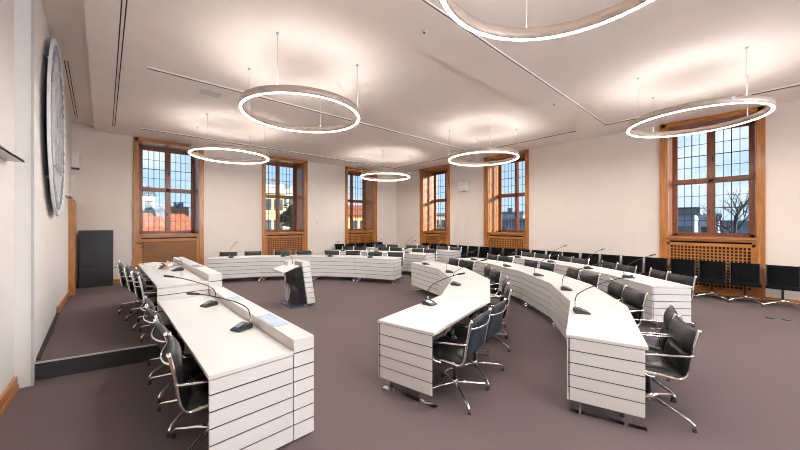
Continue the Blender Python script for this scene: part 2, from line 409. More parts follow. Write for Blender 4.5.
for k in range(44):            # worn, unreadable lettering strokes round the edge
    if k % 9 == 8: continue
    an = 2 * pi * k / 44; rr = R - .16
    u, v = rr * cos(an), rr * sin(an); hh = .06
    for q in (-.022, .022):
        cu, cv = u - q * sin(an), v + q * cos(an)
        p0 = (.08, cu - hh * cos(an), cv - hh * sin(an)); p1 = (.08, cu + hh * cos(an), cv + hh * sin(an))
        mb.tube([p0, p1], .009, 5)
    if k % 2: mb.tube([(.08, u + .022 * sin(an) + hh * cos(an), v - .022 * cos(an) + hh * sin(an)), (.08, u - .022 * sin(an) + hh * cos(an), v + .022 * cos(an) + hh * sin(an))], .008, 5)
mb.build('lettering', M['sealdark'], sl)
mb = MB()
for cy_, w, hgt in ((-.45, .26, .75), (0, .34, 1.15), (.45, .26, .75)):
    mb.bx(.072, .098, cy_ - w / 2, cy_ + w / 2, -.55, -.55 + hgt)
    for k in range(3): mb.bx(.072, .098, cy_ - w / 2 + k * w * .4, cy_ - w / 2 + k * w * .4 + w * .2, -.55 + hgt, -.55 + hgt + .08)
    mb.extr([(cy_ - w * .4, -.55 + hgt + .08), (cy_ + w * .4, -.55 + hgt + .08), (cy_, -.55 + hgt + .30)], lambda u, v, a: (a, u, v), .072, .095)
mb.bx(.072, .092, -.72, .72, -.62, -.2)
mb.build('tower_relief', M['grey'], sl)
mb = MB()
for cy_, zz in ((-.45, -.05), (.45, -.05), (0, -.02), (0, .22)):
    for q in (-.05, .05): mb.bx(.096, .104, cy_ + q - .025, cy_ + q + .025, zz, zz + .14)
for k in range(7):
    for j in range(3): mb.bx(.09, .098, -.68 + k * .2, -.56 + k * .2, -.60 + j * .13, -.52 + j * .13)
mb.build('engraving', M['sealdark'], sl)
for dy, dz in ((-.8, .8), (.8, .8), (-.8, -.8), (.8, -.8)): MB().tube([(0, dy, dz), (.055, dy, dz)], .02, 10).build('standoff', M['steel'], sl)

def speaker(name, label, fn, w, h):
    o = thing(name, label, 'loudspeaker', fn(0, 0, 0)); ox, oy, oz = o.location
    def B(mb, a0, a1, d0, d1, z0, z1):
        p = fn(a0, d0, z0); q = fn(a1, d1, z1)
        mb.bx(min(p[0], q[0]) - ox, max(p[0], q[0]) - ox, min(p[1], q[1]) - oy, max(p[1], q[1]) - oy, z0 - oz, z1 - oz)
    z = 0
    mb = MB(); B(mb, -w / 2, w / 2, -.12, 0, z - h / 2 + fn(0, 0, 0)[2], z + h / 2 + fn(0, 0, 0)[2]); mb.build('cabinet', M['cream'], o, bevel=.008)
    zz = fn(0, 0, 0)[2]
    mb = MB(); B(mb, -w / 2 + .025, w / 2 - .025, -.128, -.118, zz - h / 2 + .09, zz + h / 2 - .025); mb.build('grille', M['paper'], o)
    mb = MB(); B(mb, -w / 2 + .05, w / 2 - .05, -.126, -.118, zz - h / 2 + .03, zz - h / 2 + .065); mb.build('badge_strip', M['grey'], o)
    mb = MB(); B(mb, -.05, .05, -.02, .0, zz - h / 2 - .03, zz + h / 2 + .03); mb.build('bracket', M['rubber'], o)
    return o
speaker('wall_loudspeaker', 'square white loudspeaker on right wall between two windows', lambda a, d, z: (XR + d, 8.16 - a, 3.40 + z * 0), .50, .42)
o = thing('wall_loudspeaker', 'cream box loudspeaker with dark edge high in the far left corner', 'loudspeaker', (-1.08, YB, 3.54))
MB().bx(-.03, .12, -.16, 0, -.20, .22).build('cabinet', M['cream'], o)
MB().bx(-.055, -.03, -.16, 0, -.22, .22).bx(-.055, .12, -.17, 0, -.235, -.20).build('edge_profile', M['rubber'], o)
o = thing('exit_lamp', 'small white emergency lamp on left wall under the corner loudspeaker', 'lamp', (wl(12.2), 12.2, 2.96))
MB().bx(0, .09, -.10, .10, -.10, .10).build('housing', M['cream'], o); MB().bx(.088, .094, -.085, .085, -.085, .085).build('cover', M['paper'], o)
o = thing('thermostat', 'tiny white thermostat on far wall between the second and third windows', 'thermostat', (6.33, YB, 1.80))
MB().bx(-.04, .04, -.025, 0, -.04, .04).build('housing', M['paper'], o); MB().lathe([(.022, 0), (.022, .012), (.015, .016)], n=14).build('dial', M['cream'], o, loc=(0, -.025, 0)).rotation_euler = (pi / 2, 0, 0)
tag(MB().bx(XR - .012, XR, 1.8, 2.02, 1.46, 1.68).build('cover_plate', M['wall'], bevel=.004), 'faint square cover plate on right wall beside the wide window', 'cover plate')
for i, (x, y) in enumerate([(9.1, -.23), (9.13, -.43)]):
    o = thing('floor_outlet', ['dark floor outlet near the right wall, the left of two', 'dark floor outlet near the right wall, the right of two'][i], 'outlet', (x, y, 0))
    MB().lathe([(.06, 0), (.06, .004), (.05, .006)], n=18).build('ring', M['rubber'], o); MB().lathe([(.045, .006), (.045, .012)], n=16).build('lid', M['cabinet'], o)

# dark cabinet in the far left corner
cb = thing('steel_cabinet', 'black two-door steel cabinet in the far left corner', 'cabinet', (-.60, 12.38, 0))
mb = MB(); W2, H2 = .345, 1.58
mb.bx(-W2, W2, -.17, .17, 0, H2); mb.bx(-W2, W2, -.185, .17, H2 - .02, H2 + .012); mb.bx(-W2, W2, -.185, -.15, 0, .05)
mb.build('body', M['cabinet'], cb)
for sx in (-1, 1):
    mb = MB(); a0, a1 = sorted((sx * .006, sx * (W2 - .012)))
    for k in range(3):
        z0 = .06 + k * .503; mb.bx(a0, a1, -.19, -.17, z0, z0 + .485)
        mb.bx(a0 + .03, a1 - .03, -.196, -.189, z0 + .03, z0 + .455)
    d = mb.build('door', M['cabinet'], cb)
    MB().bx(sx * .03 - .006, sx * .03 + .006, -.205, -.19, .78, .92).build('handle', M['cabinet'], d)

# ------------------------------------------------------------------ ring lamps
def ring(x, y, label, first=[None]):
    if first[0] is None:
        o = thing('ring_pendant_lamp', label, 'lamp', (x, y, 0), 0, 'ring pendant lamps')
        ro, ri, z0, z1 = .992, .935, 3.65, 3.755; n = 96
        MB().lathe([(ro, z0), (ro, z1), (ro - .012, z1), (ro - .012, z1 - .025), (ri + .012, z1 - .025), (ri + .012, z1), (ri, z1), (ri, z0), (ri + .016, z0), (ri + .016, z0 + .012), (ro - .012, z0 + .012), (ro - .012, z0)], n=n, closed=True).build('ring_body', M['ringmetal'], o)
        MB().lathe([(ri + .017, z0 + .011), (ri + .017, z0 - .002), (ro - .013, z0 - .002), (ro - .013, z0 + .011)][::-1], n=n, closed=True).build('diffuser', M['lamp_dn'], o)
        MB().lathe([(ri + .013, z1 - .024), (ro - .013, z1 - .024), (ro - .013, z1 - .008), (ri + .013, z1 - .008)], n=n, closed=True).build('upper_diffuser', M['lamp_up'], o)
        for k in range(4):
            an = radians(45 + 90 * k); r = .965
            cb_ = MB().tube([(r * cos(an), r * sin(an), z1 - .01), (r * cos(an), r * sin(an), ZC + .054)], .0035, 6).build('cable', M['grey'], o)
            MB().lathe([(.022, ZC + .054), (.022, ZC + .034), (.010, ZC + .024)][::-1], (r * cos(an), r * sin(an), 0), 12).build('ceiling_cup', M['steel'], cb_)
        for k in (0, 1):
            an = radians(213 + 180 * k)
            MB().box((.9935 * cos(an), .9935 * sin(an), (z0 + z1) / 2), (.006, .05, z1 - z0 - .006), an).build('joint_plate', M['steel'], o)
        first[0] = o; return o
    c = copy_tree(first[0]); c.location = (x, y, 0); c['label'] = label; return c
for x, y, l in [(2.39, .84, 'ring lamp cut by the top edge of the picture'), (2.32, 5.18, 'large ring lamp hanging over the front left desks'), (2.22, 9.66, 'ring lamp before the left and middle far windows'),
                (7.90, .73, 'large ring lamp in front of the wide right window'), (7.80, 5.18, 'ring lamp before the right wall window near the square loudspeaker'), (7.84, 9.76, 'smallest farthest ring lamp near the room corner'),
                (2.32, -3.5, 'left ring lamp added behind the viewer for brightness'), (7.84, -3.5, 'right ring lamp added behind the viewer for brightness')]:  # last pair added out of view to brighten the room
    ring(x, y, l)

# ------------------------------------------------------------------ chairs
def resample(pts, n):
    # smooth Catmull-Rom through pts, then n even samples
    out = []
    P = [pts[0]] + list(pts) + [pts[-1]]
    for i in range(1, len(P) - 2):
        for k in range(12):
            t = k / 12; a, b_, c, d = P[i - 1], P[i], P[i + 1], P[i + 2]
            out.append(tuple(.5 * ((2 * b_[j]) + (-a[j] + c[j]) * t + (2 * a[j] - 5 * b_[j] + 4 * c[j] - d[j]) * t * t + (-a[j] + 3 * b_[j] - 3 * c[j] + d[j]) * t ** 3) for j in range(len(a))))
    out.append(tuple(pts[-1]))
    L = [0]
    for i in range(1, len(out)): L.append(L[-1] + math.dist(out[i], out[i - 1]))
    res = []; j = 0
    for k in range(n):
        s_ = L[-1] * k / (n - 1)
        while j < len(L) - 2 and L[j + 1] < s_: j += 1
        t = (s_ - L[j]) / max(1e-9, L[j + 1] - L[j])
        res.append(tuple(out[j][q] + (out[j + 1][q] - out[j][q]) * t for q in range(len(out[0]))))
    return res
def pad(prof, half, base, bulge, pads, n=25, nx=9, back=.006):
    """upholstered strip swept along prof (y, z); left normal is the padded side"""
    P = resample(prof, n); mb = MB(); vs = []
    for i, (y, z) in enumerate(P):
        a = P[max(i - 1, 0)]; b_ = P[min(i + 1, n - 1)]
        t = (b_[0] - a[0], b_[1] - a[1]); l = hypot(*t); nrm = (-t[1] / l, t[0] / l)
        s_ = i / (n - 1); th_ = base + bulge * abs(sin(pi * pads * s_)) ** .55 if pads else base
        for k in range(nx):
            u = -1 + 2 * k / (nx - 1); e = (1 - abs(u) ** 5)
            h = back * .4 + th_ * (e ** .5 if e > 0 else 0)
            vs.append((u * half, y + nrm[0] * h, z + nrm[1] * h))
        for k in range(nx):
            u = -1 + 2 * k / (nx - 1)
            vs.append((u * half, y - nrm[0] * back, z - nrm[1] * back))
    w = 2 * nx; fs = []
    for i in range(n - 1):
        for k in range(nx - 1):
            fs.append((i * w + k, (i + 1) * w + k, (i + 1) * w + k + 1, i * w + k + 1))
            fs.append((i * w + nx + k, i * w + nx + k + 1, (i + 1) * w + nx + k + 1, (i + 1) * w + nx + k))
        fs.append((i * w, i * w + nx, (i + 1) * w + nx, (i + 1) * w))
        fs.append((i * w + nx - 1, (i + 1) * w + nx - 1, (i + 1) * w + 2 * nx - 1, i * w + 2 * nx - 1))
    fs.append(tuple(list(range(nx)) + list(range(2 * nx - 1, nx - 1, -1))))
    o = (n - 1) * w; fs.append(tuple(list(range(o + nx - 1, o - 1, -1)) + list(range(o + nx, o + 2 * nx))))
    mb.add(vs, fs, 0, True); return mb
SEAT = [(.265, .405), (.245, .442), (.19, .458), (.08, .455), (-.06, .443), (-.145, .435), (-.180, .45)]
BACK = [(-.180, .45), (-.208, .49), (-.222, .56), (-.236, .65), (-.254, .75), (-.276, .85)]
def rev(p): return p[::-1]
def chair_base(root, R_=.355, rot=45):
    MB().lathe([(.030, .085), (.034, .10), (.034, .155), (.026, .165)], n=14).build('hub', M['chrome'], root)
    MB().lathe([(.019, .16), (.019, .36), (.013, .36), (.013, .405)], n=12).build('column', M['rubber'], root)
    for k in range(4):
        an = radians(rot + 90 * k); c, s_ = cos(an), sin(an)
        pr = [(.02, .125), (.12, .112), (.24, .088), (.325, .074), (R_, .055), (R_ + .004, .022)]
        lg = MB().tube([(r * c, r * s_, z) for r, z in pr], [.019, .017, .014, .013, .012, .011], 8).build('leg', M['chrome'], root)
        MB().lathe([(.017, 0), (.019, .008), (.012, .024)], ((R_ + .004) * c, (R_ + .004) * s_, 0), 10).build('glide', M['rubber'], lg)
def make_chair():
    t = thing('conference_chair', 'x', 'chair')
    chair_base(t)
    HW = .255
    pad(rev(SEAT), HW, .030, .022, 2).build('seat', M['leather'], t)
    pad(rev(BACK), HW, .018, .034, 2).build('backrest', M['leather'], t)
    bp = [(y - .012, z + .0) for y, z in BACK[1:]]
    pad(rev(bp), HW - .004, .0015, 0, 0, n=12, nx=5, back=.003).build('back_panel', M['backcloth'], t)
    full = resample([(y - .002, z - .004) for y, z in SEAT] + BACK[1:] + [(-.284, .876)], 40)
    for sx in (-1, 1):
        MB().tube([(sx * (HW + .010), y, z) for y, z in full], .0135, 8, flat=1.25, up=(1, 0, 0)).build('side_frame', M['chrome'], t)
        x = sx * (HW + .024)
        arm = resample([(x, .02, .425), (x + sx * .022, .09, .44), (x + sx * .026, .145, .50), (x + sx * .026, .15, .575), (x + sx * .026, .11, .615), (x + sx * .026, .02, .628), (x + sx * .024, -.12, .640), (x + sx * .010, -.215, .648), (x, -.238, .652)], 30)
        MB().tube(arm, .0125, 8, flat=.75).build('armrest', M['chrome'], t)
    bar = resample([(-HW - .01, -.270, .80), (-HW * .7, -.305, .79), (0, -.328, .783), (HW * .7, -.305, .79), (HW + .01, -.270, .80)], 15)
    MB().tube(bar, .0095, 8).build('back_stretcher', M['chrome'], t)
    u = MB()
    for y in (.13, -.10): u.tube(resample([(-HW - .01, y, .438), (-.12, y * .8, .412), (0, y * .7, .405), (.12, y * .8, .412), (HW + .01, y, .438)], 13), .012, 8)
    u.box((0, .01, .402), (.10, .24, .02)); u.build('seat_stretcher', M['chrome'], t)
    return t
def make_wall_chair():
    t = thing('side_chair', 'x', 'chair')
    chair_base(t)
    HW = .225
    pad(rev(SEAT), HW, .004, 0, 0, n=16, nx=5).build('seat', M['mesh'], t)
    bk = BACK[:-1] + [(-.278, .86)]
    pad(rev(bk), HW, .004, 0, 0, n=14, nx=5).build('backrest', M['mesh'], t)
    full = resample([(y - .002, z - .004) for y, z in SEAT] + bk[1:] + [(-.281, .868)], 32)
    for sx in (-1, 1): MB().tube([(sx * (HW + .006), y, z) for y, z in full], .010, 6, flat=1.25, up=(1, 0, 0)).build('side_frame', M['rubber'], t)
    u = MB()
    for y in (.13, -.10): u.tube(resample([(-HW - .005, y, .438), (-.12, y * .8, .405), (0, y * .7, .398), (.12, y * .8, .405), (HW + .005, y, .438)], 13), .012, 8)
    u.box((0, .01, .40), (.10, .24, .02)); u.build('seat_stretcher', M['chrome'], t)
    MB().tube([(-HW, -.270, .80), (0, -.293, .795), (HW, -.270, .80)], .009, 6).build('back_stretcher', M['chrome'], t)
    return t
_proto = {}
def place(kind, maker, x, y, face, label, group, z=0):
    """face = world direction (radians) the sitter looks to"""
    if kind not in _proto: o = _proto[kind] = maker()
    else: o = copy_tree(_proto[kind])
    o.location = (x, y, z); o.rotation_euler = (0, 0, face - pi / 2); o['label'] = label; o['group'] = group
    return o

# ------------------------------------------------------------------ microphones
def make_mic():
    t = thing('desk_microphone', 'x', 'microphone')
    # sitter is at -y; base slopes down towards the sitter
    pr = [(-.075, 0), (.075, 0), (.085, .018), (.078, .045), (.055, .056), (.02, .052), (-.07, .020), (-.082, .008)]
    MB().extr(pr, lambda u, v, a: (a, u, v), -.062, .062).build('base', M['micbody'], t, bevel=.004)
    MB().extr([(-.04, .0325), (.022, .0555), (.022, .0535), (-.04, .0305)], lambda u, v, a: (a, u, v), -.05, .012).build('screen', M['screen'], t)
    k = MB()
    for i in range(3): k.extr([(-.045 + .028 * i, .0315 + .0102 * i), (-.025 + .028 * i, .0388 + .0102 * i), (-.025 + .028 * i, .036 + .0102 * i), (-.045 + .028 * i, .029 + .0102 * i)], lambda u, v, a: (a, u, v), .02, .05)
    k.build('keypad', M['rubber'], t)
    nk = resample([(.045, .055, .045), (.045, .06, .12), (.043, .035, .20), (.036, -.06, .275), (.024, -.20, .345), (.012, -.33, .40), (.006, -.40, .425)], 26)
    MB().tube(nk, .0052, 7).build('gooseneck', M['rubber'], t)
    MB().tube([(.045, .055, .04), (.045, .058, .09)], .009, 8).build('neck_socket', M['steel'], t)
    MB().tube([(.006, -.40, .425), (.004, -.42, .431), (.0, -.50, .452), (-.001, -.505, .453)], [.007, .0115, .0115, .006], 9).build('mic_head', M['rubber'], t)
    return t
def mic(x, y, z, face, label, group, jit=0):
    if 'mic' not in _proto: o = _proto['mic'] = make_mic()
    else: o = copy_tree(_proto['mic'])
    o.location = (x, y, z); o.rotation_euler = (0, 0, face - pi / 2 + jit); o['label'] = label; o['group'] = group
    return o

# ------------------------------------------------------------------ desks
def lerp(a, b, t): return (a[0] + (b[0] - a[0]) * t, a[1] + (b[1] - a[1]) * t)
def desk(F0, F1, B0, B1, label, group, end0=False, end1=False, nb=5, zt=.74):
    """one desk unit: F = front (towards the hall centre), B = sitter's side"""
    cx = (F0[0] + F1[0] + B0[0] + B1[0]) / 4; cy = (F0[1] + F1[1] + B0[1] + B1[1]) / 4
    L = lambda p: (p[0] - cx, p[1] - cy)
    root = thing('curved_desk_unit', label, 'desk', (cx, cy, 0), 0, group)
    F0, F1, B0, B1 = L(F0), L(F1), L(B0), L(B1)
    g_ = .003 / max(.1, math.dist(F0, F1))
    f0, f1, b0, b1 = lerp(F0, F1, g_), lerp(F1, F0, g_), lerp(B0, B1, g_), lerp(B1, B0, g_)
    MB().prism([f0, f1, b1, b0], zt - .03, zt).build('worktop', M['white'], root, bevel=.003)
    zb = .135; hb = (zt - .036 - zb) / nb
    def panel(name, p0, p1, q0, q1, tk=.02):
        # boards from p0 to p1 at the face, q0/q1 the inner side direction
        l = math.dist(p0, q0); i0, i1 = lerp(p0, q0, tk / l), lerp(p1, q1, tk / math.dist(p1, q1))
        j0, j1 = lerp(p0, q0, .004 / l), lerp(p1, q1, .004 / l)
        mb = MB()
        for k in range(nb): mb.prism([p0, p1, i1, i0], zb + k * hb + (.011 if k else 0), zb + (k + 1) * hb, 0)
        m0, m1 = lerp(p0, q0, .008 / l), lerp(p1, q1, .008 / math.dist(p1, q1))
        mb.prism([m0, m1, i1, i0], zb + .004, zt - .032, 1)
        mb.build(name, [M['white'], M['groove']], root)
    e0 = lerp(f0, f1, .012); e1 = lerp(f1, f0, .012)
    panel('front_panel', lerp(f0, b0, .012), lerp(f1, b1, .012), b0, b1)
    if end0: panel('end_panel', lerp(f0, b0, .05), lerp(f0, b0, .965), lerp(f1, b1, .05), lerp(f1, b1, .965))
    if end1: panel('end_panel', lerp(f1, b1, .05), lerp(f1, b1, .965), lerp(f0, b0, .05), lerp(f0, b0, .965))
    for (a, b_, c, d) in ((f0, b0, f1, b1), (f1, b1, f0, b0)):
        # skid foot: floor bar, two flat posts
        lf = math.dist(a, c); t = .06 / lf
        p = lerp(a, c, t); q = lerp(b_, d, t)
        w = .028
        ux, uy = (c[0] - a[0]) / lf * w, (c[1] - a[1]) / lf * w
        def quad(s0, s1): 
            A, B_ = lerp(p, q, s0), lerp(p, q, s1); return [(A[0] - ux, A[1] - uy), (B_[0] - ux, B_[1] - uy), (B_[0] + ux, B_[1] + uy), (A[0] + ux, A[1] + uy)]
        mb = MB(); mb.prism(quad(.05, 1.0), 0, .012); mb.prism(quad(.17, .20), .012, .16); mb.prism(quad(.74, .77), .012, .60); mb.prism(quad(.17, .77), .585, .60)
        mb.build('foot', M['chrome'], root)
    mb = MB(); p0, p1, q1, q0 = lerp(f0, b0, .12), lerp(f1, b1, .12), lerp(f1, b1, .24), lerp(f0, b0, .24); p0, p1, q0, q1 = lerp(p0, p1, .07), lerp(p1, p0, .07), lerp(q0, q1, .07), lerp(q1, q0, .07)
    mb.prism([p0, p1, q1, q0], zt - .09, zt - .031); mb.build('cable_tray', M['groove'], root)
    return root

C = (1.95, 6.60)
def pol(r, deg, c=C): return (c[0] + r * cos(radians(deg)), c[1] + r * sin(radians(deg)))
BL = 'black leather swivel chair at the %s, %s from its %s end'
def row(front, depth, name, chgrp, endname, e0, e1, offs=.03, spread=.275, shift=-.06, chairs=True, mt=.10, mics=True):
    n = len(front) - 1
    # outward normals averaged at the vertices
    N = []
    for i in range(n + 1):
        vx = vy = 0
        for j in (i - 1, i):
            if 0 <= j < n:
                dx, dy = front[j + 1][0] - front[j][0], front[j + 1][1] - front[j][1]; l = hypot(dx, dy); vx += dy / l; vy += -dx / l
        l = hypot(vx, vy); N.append((vx / l, vy / l))
    dth = depth if isinstance(depth, (list, tuple)) else [depth] * (n + 1)
    BK = [(front[i][0] + N[i][0] * dth[i], front[i][1] + N[i][1] * dth[i]) for i in range(n + 1)]
    ci = 0
    for i in range(n):
        k = i + 1
        desk(front[i], front[i + 1], BK[i], BK[i + 1], 'white slatted desk unit of the %s, %s from its %s end' % (name, ORD[k], endname), 'desk units of the ' + name, end0=(i == 0 and e0), end1=(i == n - 1 and e1))
        mx, my = (front[i][0] + front[i + 1][0]) / 2, (front[i][1] + front[i + 1][1]) / 2
        dx, dy = front[i + 1][0] - front[i][0], front[i + 1][1] - front[i][1]; l = hypot(dx, dy); tx, ty = dx / l, dy / l; nx, ny = ty, -tx
        face = atan2(-ny, -nx)
        bmx, bmy = (BK[i][0] + BK[i + 1][0]) / 2, (BK[i][1] + BK[i + 1][1]) / 2
        if mics:
            q = mt if i else mt * 1.6
            mic(mx + nx * .13 + tx * q, my + ny * .13 + ty * q, .74, face, 'black gooseneck microphone on the %s, %s unit from its %s end' % (name, ORD[k], endname), 'microphones on the ' + name, random.uniform(-.25, .25))
        for sgn in (-1, 1):
            ci += 1
            o = (offs[min(i, 1)] if isinstance(offs, tuple) else offs) + random.uniform(-.03, .05)
            place('chair', make_chair, bmx + nx * o + tx * (sgn * spread + shift), bmy + ny * o + ty * (sgn * spread + shift), face + random.uniform(-.13, .13),
                  BL % (name, ORD[ci], endname), 'chairs of the ' + name)
    return BK
# hemicycle, rows run anticlockwise from the near end
inner = [(2.03, 2.66), (3.44, 2.98), (4.60, 3.72), (5.38, 4.76), (5.76, 6.06)]
row(inner, .69, 'inner right desk row', '', 'near', True, True, offs=(.05, .02), shift=-.11)
outer = [(3.09, 1.15), (4.45, 1.60), (5.56, 2.33), pol(5.57, -36.3), pol(5.57, -22.2), pol(5.57, -8)]
row(outer, [.61, .63, .65, .66, .66, .66], 'middle right desk row', '', 'near', True, True, offs=(.09, .0), shift=.0)
third = [pol(7.18, -50 + 9.8 * k) for k in range(5)]
row(third, .645, 'outer right desk row', '', 'near', True, True, offs=-.08, shift=.10)
# far side: rows counted from the aisle to the left
farA = [(5.87, 6.92), (5.28, 8.1), (4.38, 9.22), (3.17, 10.12), (1.81, 10.61)]
row(farA, .66, 'inner far desk row', '', 'right', True, True, spread=.37, shift=0)
row([pol(5.57, 6 + 13.6 * k) for k in range(4)], .66, 'second far desk row', '', 'right', True, True)
row([pol(7.2, 6 + 10.6 * k) for k in range(4)], .64, 'rearmost far desk row', '', 'right', True, True, offs=-.02)

# wall chairs
for k in range(21):
    y = -.44 + .535 * k
    place('side', make_wall_chair, 10.47, y, pi + random.uniform(-.05, .05), 'black net-backed chair against the right wall, %s from the near end' % ORD[k + 1], 'chairs along the right wall')
for k in range(5):
    place('side', make_wall_chair, 7.35 + .56 * k, 12.2, -pi / 2 + random.uniform(-.06, .06), 'black net-backed chair against the far wall, %s from the left' % ORD[k + 1], 'chairs along the far wall')

# ------------------------------------------------------------------ presidium desks at left
def presidium(x, y, z, length, label, rz, zt=.74, zl=.83, zfloor=0.0, far_drop=0):
    """local frame: y along the desk from the near end, x from sitter's edge to the hall side"""
    r = thing('presidium_desk', label, 'desk', (x, y, zfloor), rz, 'long front desks')
    dz = z - zfloor; w0, w1 = .60, .775
    MB().bx(0, w0 - .002, 0, length, zt - .03 + dz, zt + dz).build('worktop', M['white'], r, bevel=.003)
    nb = 7; hb = (zl - .02) / nb; z0 = .02
    if dz > 0: nb = 9; hb = (zl + dz - .02) / nb
    def boards(name, a0, a1, b0, b1, ax, ztop, inset):
        mb = MB()
        for k in range(nb):
            q0, q1 = z0 + k * hb + (.011 if k else 0), min(z0 + (k + 1) * hb, ztop)
            if q1 - q0 > .01: mb.bx(a0, a1, b0, b1, q0, q1, 0)
        i = .006
        if ax == 'y': mb.bx(a0 + .003, a1 - .003, b0 + i, b1, z0 + .003, ztop - .002, 1)
        else: mb.bx(a0, a1 - i, b0 + .003, b1 - .003, z0 + .003, ztop - .002, 1)
        mb.build(name, [M['white'], M['groove']], r)
    # near end boards under the worktop, upstand end, hall-side boards, ledge
    boards('end_panel', .005, w0 - .006, .004, .03, 'y', zt - .036 + dz, 0)
    boards('ledge_end', w0, w1 - .022, 0, .03, 'y', zl + dz - .016, 0)
    boards('front_panel', w1 - .022, w1, 0, length, 'x', zl + dz - .016, 0)
    MB().bx(w0, w1, -.001, length, zl + dz - .016, zl + dz).build('ledge', M['white'], r, bevel=.003)
    MB().bx(w0, w0 + .018, .03, length, zt - .1 + dz, zl - .016 + dz).build('upstand', M['white'], r)
    MB().bx(.01, w1 - .03, length - .03, length, z0, zt - .032 + dz).build('far_panel', M['white'], r)
    MB().bx(w0 - .05, w0 - .03, .04, length - .04, .05 + dz, zt - .032 + dz).build('modesty_panel', M['white'], r)
    for t in (.05, length * (.41 if dz else .49), length - .1): MB().bx(.08, w0 - .06, t, t + .03, dz + .001, zt - .032 + dz).build('support', M['white'], r)
    return r
rzd = radians(2.0)
presidium(.425, 2.43, 0, 2.80, 'long white front desk with slatted end, nearest at left', rzd)
presidium(.318, 5.235, .2, 3.25, 'raised white front desk on the platform at left', rzd, zfloor=0)
def pl(x, y, z, ox, oy):     # a spot on one of the front desks
    return (ox + x * cos(rzd) - y * sin(rzd), oy + x * sin(rzd) + y * cos(rzd), z)
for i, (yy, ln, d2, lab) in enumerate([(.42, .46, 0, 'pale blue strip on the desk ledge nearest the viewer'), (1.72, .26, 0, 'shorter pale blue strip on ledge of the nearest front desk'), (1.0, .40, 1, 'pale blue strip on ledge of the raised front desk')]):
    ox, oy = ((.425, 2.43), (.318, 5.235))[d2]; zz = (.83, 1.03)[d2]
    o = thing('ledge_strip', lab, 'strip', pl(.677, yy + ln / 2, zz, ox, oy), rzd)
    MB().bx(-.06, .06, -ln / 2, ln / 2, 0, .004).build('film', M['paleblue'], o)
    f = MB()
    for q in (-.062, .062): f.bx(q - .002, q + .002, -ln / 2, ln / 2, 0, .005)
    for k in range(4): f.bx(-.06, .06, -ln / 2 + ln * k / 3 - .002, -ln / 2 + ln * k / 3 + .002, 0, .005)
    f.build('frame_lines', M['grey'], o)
for i, (x, y, z, ox, oy, lab, jt) in enumerate([(.46, .86, .74, .425, 2.43, 'black gooseneck microphone on the near front desk, nearest the viewer', .35), (.44, 2.08, .74, .425, 2.43, 'black gooseneck microphone on the near front desk, farther one', .35),
                                          (.43, 1.50, .94, .318, 5.235, 'black gooseneck microphone on the raised front desk beside the tan card', .2), (.40, 2.75, .94, .318, 5.235, 'black gooseneck microphone at far end of the raised front desk', -.5)]):
    p = pl(x, y, z, ox, oy); mic(*p, 0 + rzd, lab, 'microphones on the front desks', jt)
CHL = 'black leather swivel chair at the %s front desk, %s from the near end'
for k, (x, y, z) in enumerate([(.56, 2.90, 0), (.54, 3.48, 0), (.51, 4.17, 0), (.50, 4.74, 0)]):
    place('chair', make_chair, x - .03, y, random.uniform(-.12, .10), CHL % ('near', ORD[k + 1]), 'chairs at the near front desk', z)
for k, (x, y, z) in enumerate([(.42, 5.65, .2), (.38, 6.24, .2), (.30, 6.93, .2), (.19, 7.55, .2)]):
    place('chair', make_chair, x, y, random.uniform(-.15, .15), CHL % ('raised', ORD[k + 1]), 'chairs at the raised front desk', z)
# things on the raised desk
o = thing('folded_card', 'tan folded card standing on the raised front desk', 'card', pl(.34, 2.05, .94, .318, 5.235), radians(-25))
mb = MB(); mb.extr([(-.10, 0), (-.096, 0), (0, .105), (.096, 0), (.10, 0), (.0, .113)], lambda u, v, a: (u, a, v), -.12, .12); mb.build('card_sheet', M['card'], o)
MB().box((.058, 0, .057), (.004, .18, .05)).build('printed_panel', M['paper'], o).rotation_euler = (0, 0, 0)
for k in range(4):
    p = pl(.18 + .07 * (k % 2), 2.62 + .13 * k, .94, .318, 5.235)
    o = tag(MB().box((0, 0, .004 + .002 * k), (.21, .297, .008 + .004 * k)).build('paper_stack', M['paper'], None, p), 'white paper stack on far part of raised desk, %s from the near side' % ORD[k + 1], 'paper', 'papers on the raised desk')
    o.rotation_euler = (0, 0, .3 * k - .4)
o = thing('tablet', 'dark tablet lying among papers on the raised front desk', 'tablet', pl(.42, 2.45, .94, .318, 5.235), .5)
MB().bx(-.10, .10, -.13, .13, 0, .008).build('case', M['rubber'], o); MB().bx(-.088, .088, -.118, .118, .008, .0095).build('screen', M['screen'], o)

# ------------------------------------------------------------------ lectern
lc = thing('lectern', 'white slatted lectern leaning on a dark base plate mid-floor', 'lectern', (2.85, 6.65, 0))
MB().bx(-.25, .20, -.34, .30, 0, .022).build('base_plate', M['darkplate'], lc, bevel=.004)
mb = MB(); nbd = 8; zt0, zt1 = .045, .955
def sx_(z): return .11 - .135 * (z - zt0) / (zt1 - zt0)
for k in range(nbd):
    za = zt0 + (zt1 - zt0) * k / nbd + (.011 if k else 0); zb_ = zt0 + (zt1 - zt0) * (k + 1) / nbd
    prf = [(sx_(za), za), (sx_(za) + .175, za), (sx_(zb_) + .175, zb_), (sx_(zb_), zb_)]
    mb.extr(prf, lambda u, v, a: (u, a, v), -.30, .30, 0)
prf = [(sx_(zt0) + .006, zt0 + .004), (sx_(zt0) + .169, zt0 + .004), (sx_(zt1) + .169, zt1 - .004), (sx_(zt1) + .006, zt1 - .004)]
mb.extr(prf, lambda u, v, a: (u, a, v), -.294, .294, 1); mb.build('slatted_front', [M['white'], M['groove']], lc)
